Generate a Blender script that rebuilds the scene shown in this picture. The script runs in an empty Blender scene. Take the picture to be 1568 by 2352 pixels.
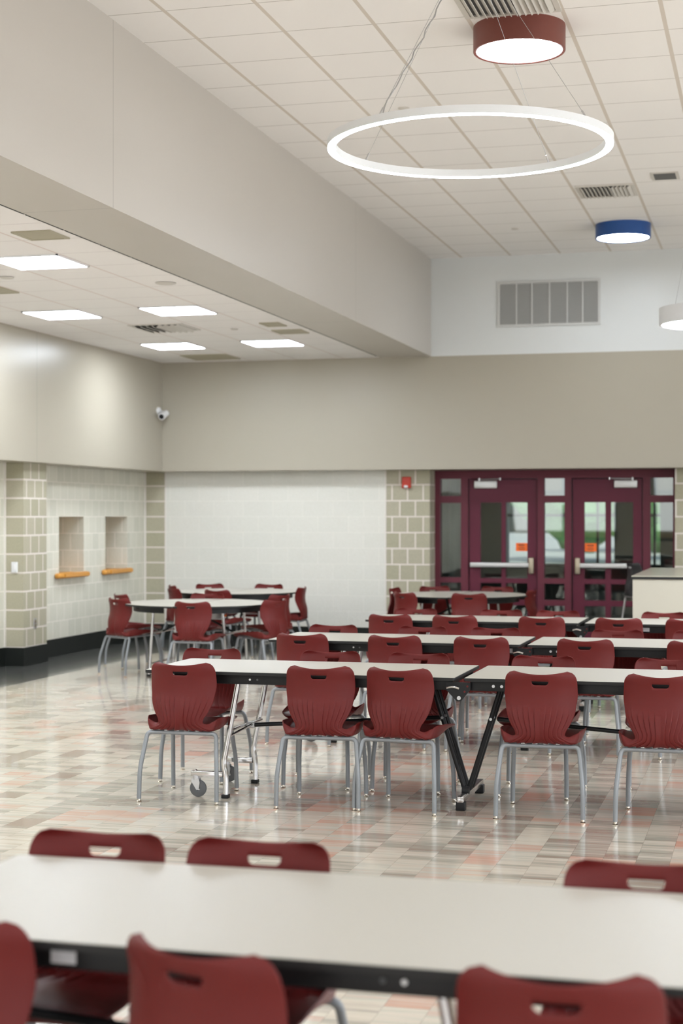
import bpy, bmesh, math, random
from mathutils import Vector, Matrix
random.seed(7)
S = bpy.context.scene
COL = S.collection
R = math.radians
PI = math.pi

# ------------------------------------------------------------------ materials
def new_mat(name):
    m = bpy.data.materials.new(name); m.use_nodes = True
    nt = m.node_tree; nt.nodes.clear()
    out = nt.nodes.new('ShaderNodeOutputMaterial')
    b = nt.nodes.new('ShaderNodeBsdfPrincipled')
    nt.links.new(b.outputs[0], out.inputs[0])
    return m, nt, b

def N(nt, t, **kw):
    n = nt.nodes.new(t)
    for k, v in kw.items():
        if k.startswith('i_'):
            key = k[2:]
            n.inputs[int(key) if key.isdigit() else key].default_value = v
        else:
            setattr(n, k, v)
    return n

def L(nt, a, b): nt.links.new(a, b)
def math_n(nt, op, a, b=None, c=None):
    n = N(nt, 'ShaderNodeMath', operation=op)
    for i, v in enumerate((a, b, c)):
        if v is None: continue
        if hasattr(v, 'is_output') or isinstance(v, bpy.types.NodeSocket): L(nt, v, n.inputs[i])
        else: n.inputs[i].default_value = v
    return n.outputs[0]
def mixc(nt, fac, a, b, bt='MIX'):
    n = N(nt, 'ShaderNodeMix', data_type='RGBA', blend_type=bt)
    for i, v in ((0, fac), (6, a), (7, b)):
        if isinstance(v, bpy.types.NodeSocket): L(nt, v, n.inputs[i])
        elif i == 0: n.inputs[0].default_value = v
        else: n.inputs[i].default_value = (*v, 1)
    return n.outputs[2]

def plain(name, col, rough=.5, metal=0., var=.04, scale=30., bump=0., bscale=400., coat=0., spec=.5):
    """one colour broken up by a little procedural noise, optional fine bump"""
    m, nt, b = new_mat(name)
    tc = N(nt, 'ShaderNodeTexCoord')
    nz = N(nt, 'ShaderNodeTexNoise', i_Scale=scale, i_Detail=4.)
    L(nt, tc.outputs['Object'], nz.inputs['Vector'])
    f = math_n(nt, 'MULTIPLY_ADD', nz.outputs[0], 2*var, 1-var)
    hs = N(nt, 'ShaderNodeHueSaturation', i_Color=(*col, 1)); L(nt, f, hs.inputs['Value'])
    L(nt, hs.outputs[0], b.inputs['Base Color'])
    b.inputs['Roughness'].default_value = rough; b.inputs['Metallic'].default_value = metal
    b.inputs['Specular IOR Level'].default_value = spec
    b.inputs['Coat Weight'].default_value = coat
    if bump:
        n2 = N(nt, 'ShaderNodeTexNoise', i_Scale=bscale, i_Detail=2.)
        L(nt, tc.outputs['Object'], n2.inputs['Vector'])
        bp = N(nt, 'ShaderNodeBump', i_Strength=bump, i_Distance=.002)
        L(nt, n2.outputs[0], bp.inputs['Height']); L(nt, bp.outputs[0], b.inputs['Normal'])
    return m

def emit(name, col, st):
    m = bpy.data.materials.new(name); m.use_nodes = True
    nt = m.node_tree; nt.nodes.clear()
    out = nt.nodes.new('ShaderNodeOutputMaterial'); e = N(nt, 'ShaderNodeEmission')
    e.inputs[0].default_value = (*col, 1); e.inputs[1].default_value = st
    L(nt, e.outputs[0], out.inputs[0]); return m

def wall_uv(nt, xs=1., xo=0., yo=0.):
    """u runs along whichever wall face this is, v is height"""
    g = N(nt, 'ShaderNodeNewGeometry')
    sp = N(nt, 'ShaderNodeSeparateXYZ'); L(nt, g.outputs['Position'], sp.inputs[0])
    sn = N(nt, 'ShaderNodeSeparateXYZ'); L(nt, g.outputs['True Normal'], sn.inputs[0])
    ax = math_n(nt, 'GREATER_THAN', math_n(nt, 'ABSOLUTE', sn.outputs[0]), .5)
    ix = math_n(nt, 'SUBTRACT', 1., ax)
    ux = math_n(nt, 'MULTIPLY_ADD', sp.outputs[0], xs, xo); uy = math_n(nt, 'ADD', sp.outputs[1], yo)
    u = math_n(nt, 'ADD', math_n(nt, 'MULTIPLY', uy, ax), math_n(nt, 'MULTIPLY', ux, ix))
    return u, sp.outputs[2], g

def block_mat(name, c1, c2, mortar, xs=1., xo=0., yo=0., msize=.009, width=.2032, rough=.55, bump=.6, spec=.4):
    m, nt, b = new_mat(name)
    u, v, g = wall_uv(nt, xs, xo, yo)
    cb = N(nt, 'ShaderNodeCombineXYZ')
    L(nt, u, cb.inputs[0]); L(nt, v, cb.inputs[1])
    br = N(nt, 'ShaderNodeTexBrick', offset=.5, offset_frequency=2, squash=1.)
    br.inputs['Scale'].default_value = 1.
    br.inputs['Color1'].default_value = (*c1, 1); br.inputs['Color2'].default_value = (*c2, 1)
    br.inputs['Mortar'].default_value = (*mortar, 1)
    br.inputs['Mortar Size'].default_value = msize; br.inputs['Mortar Smooth'].default_value = .15
    br.inputs['Brick Width'].default_value = width; br.inputs['Row Height'].default_value = .2032
    L(nt, cb.outputs[0], br.inputs['Vector'])
    nz = N(nt, 'ShaderNodeTexNoise', i_Scale=90., i_Detail=5.); L(nt, g.outputs['Position'], nz.inputs['Vector'])
    col = mixc(nt, .22, br.outputs[0], nz.outputs[0], 'OVERLAY')
    L(nt, col, b.inputs['Base Color'])
    b.inputs['Roughness'].default_value = rough; b.inputs['Specular IOR Level'].default_value = spec
    bp = N(nt, 'ShaderNodeBump', i_Strength=bump, i_Distance=.003)
    h = math_n(nt, 'SUBTRACT', math_n(nt, 'MULTIPLY', nz.outputs[0], .2), br.outputs['Fac'])
    L(nt, h, bp.inputs['Height']); L(nt, bp.outputs[0], b.inputs['Normal'])
    return m

def paint_mat(name, col, joints=(), rough=.5, spec=.4, axis=1):
    """rolled wall paint with fine stipple and vertical control joints at given positions"""
    m, nt, b = new_mat(name)
    g = N(nt, 'ShaderNodeNewGeometry')
    sp = N(nt, 'ShaderNodeSeparateXYZ'); L(nt, g.outputs['Position'], sp.inputs[0])
    nz = N(nt, 'ShaderNodeTexNoise', i_Scale=1.2, i_Detail=3.); L(nt, g.outputs['Position'], nz.inputs['Vector'])
    f = math_n(nt, 'MULTIPLY_ADD', nz.outputs[0], .03, .985)
    hs = N(nt, 'ShaderNodeHueSaturation', i_Color=(*col, 1)); L(nt, f, hs.inputs['Value'])
    c = hs.outputs[0]
    for j in joints:
        d = math_n(nt, 'ABSOLUTE', math_n(nt, 'SUBTRACT', sp.outputs[axis], j))
        k = math_n(nt, 'LESS_THAN', d, .006)
        c = mixc(nt, math_n(nt, 'MULTIPLY', k, .4), c, tuple(x*.45 for x in col))
    L(nt, c, b.inputs['Base Color'])
    n2 = N(nt, 'ShaderNodeTexNoise', i_Scale=160., i_Detail=2.); L(nt, g.outputs['Position'], n2.inputs['Vector'])
    bp = N(nt, 'ShaderNodeBump', i_Strength=.12, i_Distance=.002)
    L(nt, n2.outputs[0], bp.inputs['Height']); L(nt, bp.outputs[0], b.inputs['Normal'])
    b.inputs['Roughness'].default_value = rough; b.inputs['Specular IOR Level'].default_value = spec
    return m

def ceiling_mat(name, x0, y0, pitch, tile, tee, wide, thin):
    m, nt, b = new_mat(name)
    g = N(nt, 'ShaderNodeNewGeometry')
    sp = N(nt, 'ShaderNodeSeparateXYZ'); L(nt, g.outputs['Position'], sp.inputs[0])
    def line(sock, o, half):
        t = math_n(nt, 'DIVIDE', math_n(nt, 'SUBTRACT', sock, o), pitch)
        fr = math_n(nt, 'SUBTRACT', t, math_n(nt, 'ROUND', t))
        return math_n(nt, 'LESS_THAN', math_n(nt, 'ABSOLUTE', fr), half/pitch)
    lx = line(sp.outputs[0], x0, wide); ly = line(sp.outputs[1], y0, thin)
    vo = N(nt, 'ShaderNodeTexNoise', i_Scale=220., i_Detail=4.); L(nt, g.outputs['Position'], vo.inputs['Vector'])
    f = math_n(nt, 'MULTIPLY_ADD', vo.outputs[0], .05, .975)
    hs = N(nt, 'ShaderNodeHueSaturation', i_Color=(*tile, 1)); L(nt, f, hs.inputs['Value'])
    c = mixc(nt, ly, hs.outputs[0], (tee[0]*.80, tee[1]*.83, tee[2]*.88))
    c = mixc(nt, lx, c, tee)
    L(nt, c, b.inputs['Base Color'])
    bp = N(nt, 'ShaderNodeBump', i_Strength=.5, i_Distance=.004)
    h = math_n(nt, 'SUBTRACT', math_n(nt, 'MULTIPLY', vo.outputs[0], .25), math_n(nt, 'MAXIMUM', lx, ly))
    L(nt, h, bp.inputs['Height']); L(nt, bp.outputs[0], b.inputs['Normal'])
    b.inputs['Roughness'].default_value = .9; b.inputs['Specular IOR Level'].default_value = .2
    return m

def floor_mat(name):
    m, nt, b = new_mat(name)
    g = N(nt, 'ShaderNodeNewGeometry')
    sp = N(nt, 'ShaderNodeSeparateXYZ'); L(nt, g.outputs['Position'], sp.inputs[0])
    X, Y = sp.outputs[0], sp.outputs[1]
    u = math_n(nt, 'DIVIDE', X, .157); i = math_n(nt, 'FLOOR', u)
    wi = N(nt, 'ShaderNodeTexWhiteNoise', noise_dimensions='1D'); L(nt, i, wi.inputs['W'])
    v = math_n(nt, 'ADD', math_n(nt, 'DIVIDE', Y, .471), wi.outputs[0]); j = math_n(nt, 'FLOOR', v)
    cid = N(nt, 'ShaderNodeCombineXYZ'); L(nt, i, cid.inputs[0]); L(nt, j, cid.inputs[1])
    wt = N(nt, 'ShaderNodeTexWhiteNoise', noise_dimensions='2D'); L(nt, cid.outputs[0], wt.inputs['Vector'])
    # broad bands of tone across each strip
    cv = N(nt, 'ShaderNodeCombineXYZ')
    L(nt, math_n(nt, 'MULTIPLY', i, 7.31), cv.inputs[0]); L(nt, math_n(nt, 'MULTIPLY', Y, 5.2), cv.inputs[1])
    L(nt, math_n(nt, 'MULTIPLY', wt.outputs[0], 3.), cv.inputs[2])
    n1 = N(nt, 'ShaderNodeTexNoise', i_Scale=1., i_Detail=3., i_Roughness=.65); L(nt, cv.outputs[0], n1.inputs['Vector'])
    # fine streaks
    cs = N(nt, 'ShaderNodeCombineXYZ')
    L(nt, math_n(nt, 'ADD', math_n(nt, 'MULTIPLY', i, 3.7), math_n(nt, 'MULTIPLY', X, 2.5)), cs.inputs[0])
    L(nt, math_n(nt, 'MULTIPLY', Y, 42.), cs.inputs[1])
    n2 = N(nt, 'ShaderNodeTexNoise', i_Scale=1., i_Detail=4., i_Roughness=.7); L(nt, cs.outputs[0], n2.inputs['Vector'])
    t = math_n(nt, 'ADD', math_n(nt, 'MULTIPLY', n1.outputs[0], .80), math_n(nt, 'MULTIPLY', n2.outputs[0], .30))
    t = math_n(nt, 'ADD', t, math_n(nt, 'MULTIPLY', math_n(nt, 'SUBTRACT', wt.outputs[0], .5), .30))
    rp = N(nt, 'ShaderNodeValToRGB'); L(nt, t, rp.inputs[0])
    cr = rp.color_ramp; cr.elements[0].position = .30; cr.elements[0].color = (.34, .24, .19, 1)
    cr.elements[1].position = .80; cr.elements[1].color = (.62, .36, .265, 1)
    for p, c in ((.38, (.38, .31, .25)), (.44, (.43, .41, .345)), (.50, (.60, .53, .44)), (.56, (.70, .625, .52)),
                 (.62, (.55, .53, .45)), (.67, (.63, .52, .43)), (.72, (.62, .42, .33))):
        e = cr.elements.new(p); e.color = (*c, 1)
    col = rp.outputs[0]
    # seams
    fu = math_n(nt, 'FRACT', u); fv = math_n(nt, 'FRACT', v)
    sm = math_n(nt, 'MAXIMUM', math_n(nt, 'LESS_THAN', fu, .011), math_n(nt, 'LESS_THAN', fv, .004))
    col = mixc(nt, math_n(nt, 'MULTIPLY', sm, .45), col, (.10, .085, .07))
    # charcoal border of plain tiles along the block walls
    bd = math_n(nt, 'MAXIMUM', math_n(nt, 'LESS_THAN', X, -7.1), math_n(nt, 'GREATER_THAN', Y, 18.25))
    nb = N(nt, 'ShaderNodeTexNoise', i_Scale=60., i_Detail=5.); L(nt, g.outputs['Position'], nb.inputs['Vector'])
    bc = mixc(nt, nb.outputs[0], (.06, .062, .058), (.14, .14, .13))
    col = mixc(nt, bd, col, bc)
    L(nt, col, b.inputs['Base Color'])
    b.inputs['Roughness'].default_value = .17
    b.inputs['Specular IOR Level'].default_value = .62
    b.inputs['Coat Weight'].default_value = .5; b.inputs['Coat Roughness'].default_value = .06
    nw = N(nt, 'ShaderNodeTexNoise', i_Scale=3.2, i_Detail=2.); L(nt, g.outputs['Position'], nw.inputs['Vector'])
    bp = N(nt, 'ShaderNodeBump', i_Strength=.16, i_Distance=.002)
    L(nt, math_n(nt, 'SUBTRACT', nw.outputs[0], math_n(nt, 'MULTIPLY', sm, .3)), bp.inputs['Height'])
    L(nt, bp.outputs[0], b.inputs['Normal']); L(nt, bp.outputs[0], b.inputs['Coat Normal'])
    return m

M = {}
M['floor'] = floor_mat('striated_floor_tile')
M['ceil_high'] = ceiling_mat('acoustic_tile_high', -3.745, 9.616, .6125, (.88, .855, .83), (.66, .60, .53), .014, .005)
M['ceil_low'] = ceiling_mat('acoustic_tile_low', -5.265, 14.37, .6125, (.88, .855, .84), (.76, .68, .65), .010, .004)
M['beam'] = paint_mat('beige_paint_beam', (.54, .505, .46), (9.70, 15.98), .38)
M['bulk'] = paint_mat('beige_paint_bulkhead', (.40, .365, .295), (16.04, 10.), .30)
M['bulk_back'] = paint_mat('beige_paint_back', (.395, .36, .29), (), .4)
M['upper'] = paint_mat('pale_grey_paint', (.68, .695, .685), (), .4)
M['khaki'] = block_mat('khaki_block', (.385, .360, .255), (.43, .395, .295), (.72, .66, .60), 1., 8.768, 24.555, .010)
M['khaki_corner'] = block_mat('khaki_corner_block', (.385, .360, .255), (.43, .395, .295), (.72, .66, .60), .15, 10*.2032+7.94*.15+.05, 24.555, .010)
M['cream'] = block_mat('cream_block', (.68, .655, .555), (.61, .595, .50), (.84, .79, .71), 1., .03, .05, .005, bump=.4)
M['white_block'] = block_mat('white_glazed_block', (.72, .70, .635), (.70, .685, .62), (.82, .79, .72), 1., 0, 0, .0025, .4064, .35, .1)
M['caulk'] = plain('pale_caulk', (.74, .69, .64), .6, var=.03)
M['base'] = plain('black_cove_base', (.013, .015, .013), .5, var=.15, scale=8, bump=.1, spec=.2)
M['maroon_shell'] = plain('maroon_polypropylene', (.124, .0120, .0108), .38, var=.05, scale=12, bump=.35, bscale=900, spec=.25)
M['grey_tube'] = plain('grey_powder_coat', (.26, .275, .29), .42, metal=.35, var=.03, bump=.12, bscale=700)
M['glide'] = plain('nickel_glide', (.65, .60, .52), .22, metal=1., var=.05)
M['chrome'] = plain('chrome', (.62, .61, .61), .16, metal=1., var=.06, scale=60)
M['steel'] = plain('satin_steel', (.55, .55, .56), .34, metal=.9, var=.05)
M['laminate'] = plain('cream_laminate', (.425, .40, .345), .36, var=.02, scale=80, bump=.05, spec=.45)
M['black_edge'] = plain('black_vinyl_edge', (.016, .016, .016), .5, var=.08, spec=.3)
M['black_metal'] = plain('black_painted_steel', (.010, .010, .011), .42, var=.1, spec=.3)
M['rubber'] = plain('grey_rubber', (.105, .108, .112), .6, var=.05)
M['sticker'] = plain('paper_sticker', (.62, .62, .64), .5, var=.12, scale=120)
M['door_paint'] = plain('burgundy_door_paint', (.120, .017, .036), .45, var=.04, scale=4, bump=.05, spec=.28)
M['frame_paint'] = plain('burgundy_frame_paint', (.135, .026, .042), .45, var=.04, scale=4, bump=.05, spec=.28)
M['alu'] = plain('brushed_aluminium', (.58, .58, .57), .35, metal=.6, var=.04)
M['brass'] = plain('satin_bronze', (.42, .36, .27), .38, metal=.7, var=.05)
M['orange_sign'] = plain('orange_paper', (.95, .17, .02), .6, var=.02)
M['ink'] = plain('black_ink', (.10, .03, .02), .6, var=.02)
M['oak'] = plain('orange_stained_oak', (.62, .28, .045), .4, var=.14, scale=14)
M['white_plastic'] = plain('white_plastic', (.74, .74, .74), .4, var=.02)
M['fire_red'] = plain('fire_alarm_red', (.55, .035, .012), .4, var=.03)
M['drum_red'] = plain('red_brown_drum', (.19, .052, .038), .45, var=.05, bump=.15)
M['drum_blue'] = plain('blue_drum', (.012, .075, .28), .42, var=.05, bump=.1)
M['drum_white'] = plain('white_drum', (.60, .60, .60), .5, var=.02)
M['vent_white'] = plain('vent_enamel', (.62, .59, .54), .5, var=.03)
M['vent_tan'] = plain('tan_speaker_grille', (.40, .37, .27), .6, var=.08, scale=200)
M['dark_void'] = plain('dark_duct', (.035, .034, .032), .8, var=.1)
M['grille'] = plain('return_grille_enamel', (.56, .56, .54), .5, var=.03)
M['duct_grey'] = plain('grey_duct', (.12, .12, .118), .8, var=.05)
M['cable'] = plain('steel_cable', (.42, .42, .42), .4, metal=.8, var=.05)
M['ring_body'] = plain('white_ring_housing', (.74, .75, .76), .45, var=.01)
M['black_shell'] = plain('black_polypropylene', (.022, .022, .024), .42, var=.08, bump=.3, bscale=900)
M['counter'] = plain('cream_counter_laminate', (.50, .47, .39), .38, var=.02, bump=.04)
M['counter_top'] = plain('pale_green_counter_top', (.42, .40, .32), .22, var=.04, scale=120)
M['ves_wall'] = paint_mat('lobby_paint', (.34, .35, .35), (), .6)
M['ves_floor'] = plain('lobby_terrazzo', (.24, .24, .23), .22, var=.08, scale=90)
M['asphalt'] = plain('pale_paving', (.62, .61, .60), .8, var=.08, scale=.6)
M['leaf'] = plain('tree_foliage', (.10, .26, .08), .7, var=.35, scale=2.5, bump=.5, bscale=6)
M['bark'] = plain('tree_bark', (.10, .075, .055), .85, var=.2, bump=.5, bscale=20)
M['window_frame'] = plain('dark_window_frame', (.035, .05, .05), .4, var=.05)
PANEL = 31.; DRUM = 31.; RING = 18.
M['panel_glow'] = emit('panel_diffuser', (.88, .95, 1.03), PANEL)
M['drum_glow'] = emit('drum_diffuser', (.88, .95, 1.03), DRUM)
M['ring_glow'] = emit('ring_diffuser', (.90, .97, 1.), RING)

def glass_mat():
    m = bpy.data.materials.new('pane_glass'); m.use_nodes = True
    nt = m.node_tree; nt.nodes.clear()
    out = nt.nodes.new('ShaderNodeOutputMaterial'); mx = N(nt, 'ShaderNodeMixShader')
    tr = N(nt, 'ShaderNodeBsdfTransparent'); tr.inputs[0].default_value = (.80, .87, .84, 1)
    gl = N(nt, 'ShaderNodeBsdfGlossy'); gl.inputs['Roughness'].default_value = .02
    fr = N(nt, 'ShaderNodeFresnel', i_IOR=1.55)
    L(nt, math_n(nt, 'MULTIPLY_ADD', fr.outputs[0], 1.3, .02), mx.inputs[0]); L(nt, tr.outputs[0], mx.inputs[1]); L(nt, gl.outputs[0], mx.inputs[2])
    L(nt, mx.outputs[0], out.inputs[0]); return m
M['glass'] = glass_mat()

# ------------------------------------------------------------------ mesh helpers
class MB:
    def __init__(s): s.bm = bmesh.new()
    def box(s, x0, x1, y0, y1, z0, z1, bev=0.):
        m = Matrix.Translation(((x0+x1)/2, (y0+y1)/2, (z0+z1)/2)) @ Matrix.Diagonal((x1-x0, y1-y0, z1-z0, 1))
        r = bmesh.ops.create_cube(s.bm, size=1., matrix=m)
        if bev:
            es = list({e for v in r['verts'] for e in v.link_edges})
            bmesh.ops.bevel(s.bm, geom=es, offset=bev, segments=3, profile=.5, affect='EDGES')
        return s
    def obox(s, c, size, rot, bev=0.):
        m = Matrix.Translation(c) @ rot.to_4x4() @ Matrix.Diagonal((*size, 1))
        r = bmesh.ops.create_cube(s.bm, size=1., matrix=m)
        if bev:
            es = list({e for v in r['verts'] for e in v.link_edges})
            bmesh.ops.bevel(s.bm, geom=es, offset=bev, segments=2, profile=.5, affect='EDGES')
        return s
    def cyl(s, p0, p1, r, seg=20, r2=None):
        p0, p1 = Vector(p0), Vector(p1); d = p1-p0
        q = Vector((0, 0, 1)).rotation_difference(d.normalized()).to_matrix().to_4x4()
        bmesh.ops.create_cone(s.bm, cap_ends=True, segments=seg, radius1=r, radius2=r if r2 is None else r2,
                              depth=d.length, matrix=Matrix.Translation((p0+p1)/2) @ q)
        return s
    def sphere(s, c, r, seg=16, sc=(1, 1, 1)):
        bmesh.ops.create_uvsphere(s.bm, u_segments=seg, v_segments=max(8, seg//2), radius=r,
                                  matrix=Matrix.Translation(c) @ Matrix.Diagonal((*sc, 1)))
        return s
    def tube(s, pts, r, seg=12, fillet=0., closed=False):
        P = [Vector(p) for p in pts]
        if fillet and not closed:
            Q = [P[0]]
            for a, b, c in zip(P, P[1:], P[2:]):
                d1 = (a-b); d2 = (c-b); f = min(fillet, d1.length*.48, d2.length*.48)
                e1 = b+d1.normalized()*f; e2 = b+d2.normalized()*f
                for k in range(7):
                    t = k/6; Q.append(e1*(1-t)**2 + b*2*t*(1-t) + e2*t*t)
            Q.append(P[-1]); P = Q
        n = len(P); rings = []
        tan0 = (P[1]-P[0]).normalized()
        ref = Vector((0, 0, 1)) if abs(tan0.z) < .9 else Vector((1, 0, 0))
        nrm = (ref - tan0*ref.dot(tan0)).normalized(); prev = tan0
        for i, p in enumerate(P):
            if closed: t = (P[(i+1) % n]-P[i-1]).normalized()
            else: t = (P[min(i+1, n-1)]-P[max(i-1, 0)]).normalized()
            nrm = prev.rotation_difference(t) @ nrm; nrm = (nrm-t*nrm.dot(t)).normalized(); prev = t
            bi = t.cross(nrm)
            rings.append([s.bm.verts.new(p+(nrm*math.cos(a)+bi*math.sin(a))*r) for a in [2*PI*k/seg for k in range(seg)]])
        m = n if closed else n-1
        for i in range(m):
            A, B = rings[i], rings[(i+1) % n]
            for k in range(seg):
                s.bm.faces.new((A[k], A[(k+1) % seg], B[(k+1) % seg], B[k]))
        if not closed:
            s.bm.faces.new(rings[0][::-1]); s.bm.faces.new(rings[-1])
        return s
    def lathe(s, prof, c=(0, 0, 0), seg=48, close=False):
        rings = []
        for (r, z) in prof:
            if r < 1e-6: rings.append([s.bm.verts.new((c[0], c[1], c[2]+z))])
            else: rings.append([s.bm.verts.new((c[0]+r*math.cos(2*PI*k/seg), c[1]+r*math.sin(2*PI*k/seg), c[2]+z)) for k in range(seg)])
        pr = list(zip(rings, rings[1:]))
        if close: pr.append((rings[-1], rings[0]))
        for A, B in pr:
            for k in range(seg):
                k2 = (k+1) % seg
                if len(A) == 1 and len(B) > 1: s.bm.faces.new((A[0], B[k2], B[k]))
                elif len(B) == 1 and len(A) > 1: s.bm.faces.new((A[k], A[k2], B[0]))
                elif len(A) > 1: s.bm.faces.new((A[k], A[k2], B[k2], B[k]))
        return s
    def prism(s, poly, z0, z1, axis='z', bev=0.):
        def P(a, b, c): return (a, b, c) if axis == 'z' else ((a, c, b) if axis == 'y' else (c, a, b))
        lo = [s.bm.verts.new(P(x, y, z0)) for x, y in poly]; hi = [s.bm.verts.new(P(x, y, z1)) for x, y in poly]
        n = len(poly); fs = [s.bm.faces.new(lo[::-1]), s.bm.faces.new(hi)]
        for k in range(n): fs.append(s.bm.faces.new((lo[k], lo[(k+1) % n], hi[(k+1) % n], hi[k])))
        if bev:
            es = [e for f in fs[:2] for e in f.edges]
            bmesh.ops.bevel(s.bm, geom=list(set(es)), offset=bev, segments=2, profile=.5, affect='EDGES')
        return s
    def xf(s, m): bmesh.ops.transform(s.bm, matrix=m, verts=s.bm.verts); return s
    def build(s, name, mat, parent=None, smooth=35):
        bmesh.ops.recalc_face_normals(s.bm, faces=s.bm.faces)
        me = bpy.data.meshes.new(name); s.bm.to_mesh(me); s.bm.free()
        o = bpy.data.objects.new(name, me); COL.objects.link(o)
        me.materials.append(M[mat] if isinstance(mat, str) else mat)
        if smooth:
            me.polygons.foreach_set('use_smooth', [True]*len(me.polygons))
            me.set_sharp_from_angle(angle=R(smooth))
        if parent: o.parent = parent
        return o

def tag(o, label=None, cat=None, group=None, kind=None):
    if label: o['label'] = label
    if cat: o['category'] = cat
    if group: o['group'] = group
    if kind: o['kind'] = kind
    return o
def thing(name, label, cat, loc=(0, 0, 0), rz=0., group=None):
    o = bpy.data.objects.new(name, None); COL.objects.link(o); o.empty_display_size = .1
    o.location = loc; o.rotation_euler = (0, 0, rz)
    return tag(o, label, cat, group)
def struct(mb, name, mat, smooth=0): return tag(mb.build(name, mat, None, smooth), kind='structure')
KIDS = {}
def kids(o):
    return [c for c in COL.objects if c.parent == o]
def copy_tree(o, parent=None):
    c = o.copy(); COL.objects.link(c); c.parent = parent
    for ch in KIDS[o.name]: copy_tree(ch, c)
    return c
def remember(o):
    KIDS[o.name] = kids(o)
    for c in KIDS[o.name]: remember(c)

# ------------------------------------------------------------------ the room
YB = 20.05      # face of the back block wall
YF = 19.75      # face of the bulkhead above it
XL = -8.085     # face of the recessed left block wall
XR = 6.0; Y0 = -4.5
ZL, ZH, ZS = 3.63, 4.85, 2.218
XBK = -7.72     # left bulkhead face
XBM = -4.13     # beam face
YD = 20.37      # door frame face

struct(MB().box(-8.7, XR+.3, Y0-.3, 20.75, -.25, 0), 'floor', 'floor')
# left wall with two serving niches
m = MB()
nich = [(17.38, 18.085), (18.74, 19.45)]; nz0, nz1 = .914, 1.626
ys = [Y0, nich[0][0], nich[0][1], nich[1][0], nich[1][1], 20.75]
for a, b in ((ys[0], ys[1]), (ys[2], ys[3]), (ys[4], ys[5])): m.box(-8.70, XL, a, b, 0, 2.5)
for a, b in nich:
    m.box(-8.70, XL, a, b, 0, nz0); m.box(-8.70, XL, a, b, nz1, 2.5); m.box(-8.80, -8.70, a-.05, b+.05, nz0-.05, nz1+.05)
struct(m, 'wall_left', 'cream')
for k, (a, b) in enumerate(((16.01, 16.59), (8.0, 8.58))):
    struct(MB().box(XL, -7.865, a, b, 0, 2.3), 'pilaster_left' if k == 0 else 'pilaster_left.001', 'khaki_corner')
m = MB().box(-8.7, XBK, Y0, YF, ZS, ZL+.1)
struct(m, 'wall_left_bulkhead', 'bulk')
# back wall, blocks
DX0, DX1 = -4.212, -1.16
m = MB().box(-7.79, -4.788, YB, 20.75, 0, 2.3)
struct(m, 'wall_back', 'white_block')
struct(MB().box(XL, -7.79, YB, 20.75, 0, 2.3), 'wall_back_corner', 'khaki_corner')
m = MB().box(-4.788, DX0, YB, 20.75, 0, 2.3).box(DX1, XR, YB, 20.75, 0, 2.3)
struct(m, 'wall_back_pilaster', 'khaki')
struct(MB().box(-8.7, XR, YF, 20.75, ZS, ZL).box(-8.7, XBM, YF, 20.75, ZL, ZL+.1), 'wall_back_bulkhead', 'bulk_back')
struct(MB().box(XBM, XR, YF, 20.75, ZL, ZH+.1), 'wall_back_upper', 'upper')
struct(MB().box(-4.775, XBM, Y0, YF, ZL, ZH+.1), 'beam', 'beam')
struct(MB().box(XBM, XR, Y0, YF, ZH, ZH+.1), 'ceiling', 'ceil_high')
struct(MB().box(XBK, -4.795, Y0, YF, ZL+.004, ZL+.1), 'ceiling_low', 'ceil_low')
m = MB()
y = Y0+.2
while y < YF-.3:
    m.box(-4.795, -4.775, y, y+.585, ZL+.001, ZL+.02); y += .6125
struct(m, 'shadow_gap_strip', 'base')  # shade of the narrow reveal by the beam, made as dark strips
# right wall and wall behind the camera, with windows
m = MB()
wy = [(-3.2, 1.0), (2.2, 6.4), (7.6, 11.8), (13., 17.2)]
e = Y0
for a, b in wy:
    m.box(XR, XR+.25, e, a, 0, ZH+.1); m.box(XR, XR+.25, a, b, 0, .95); m.box(XR, XR+.25, a, b, 3.7, ZH+.1); e = b
m.box(XR, XR+.25, e, 20.75, 0, ZH+.1)
struct(m, 'wall_right', 'bulk')
wx = [(-7.2, -4.2), (-3.2, .6), (1.4, 5.2)]
m = MB(); e = -8.7
for a, b in wx:
    m.box(e, a, Y0-.25, Y0, 0, ZH+.1); m.box(a, b, Y0-.25, Y0, 0, .95); m.box(a, b, Y0-.25, Y0, 3.1, ZH+.1); e = b
m.box(e, XR+.25, Y0-.25, Y0, 0, ZH+.1)
struct(m, 'wall_front', 'bulk')
wn = 0
for a, b in wy:
    wn += 1; m = MB()
    for y in (a+.04, (a+b)/2, b-.04): m.box(XR+.05, XR+.15, y-.035, y+.035, .95, 3.7)
    for z in (.985, 2.6, 3.665): m.box(XR+.06, XR+.14, a, b, z-.035, z+.035)
    struct(m, 'window_%d' % wn, 'window_frame')
for a, b in wx:
    wn += 1; m = MB()
    for x in (a+.04, (a+b)/2, b-.04): m.box(x-.035, x+.035, Y0-.15, Y0-.05, .95, 3.1)
    for z in (.985, 2.3, 3.065): m.box(a, b, Y0-.14, Y0-.06, z-.035, z+.035)
    struct(m, 'window_%d' % wn, 'window_frame')
struct(MB().box(XL, XL+.02, YB-.012, YB, .203, ZS).box(-7.80, -7.782, YB-.006, YB, .203, ZS).box(-4.797, -4.779, YB-.006, YB, .203, ZS)
       .box(XL, XL+.012, 15.985, 16.01, .203, ZS), 'trim_2', 'caulk')
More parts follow.
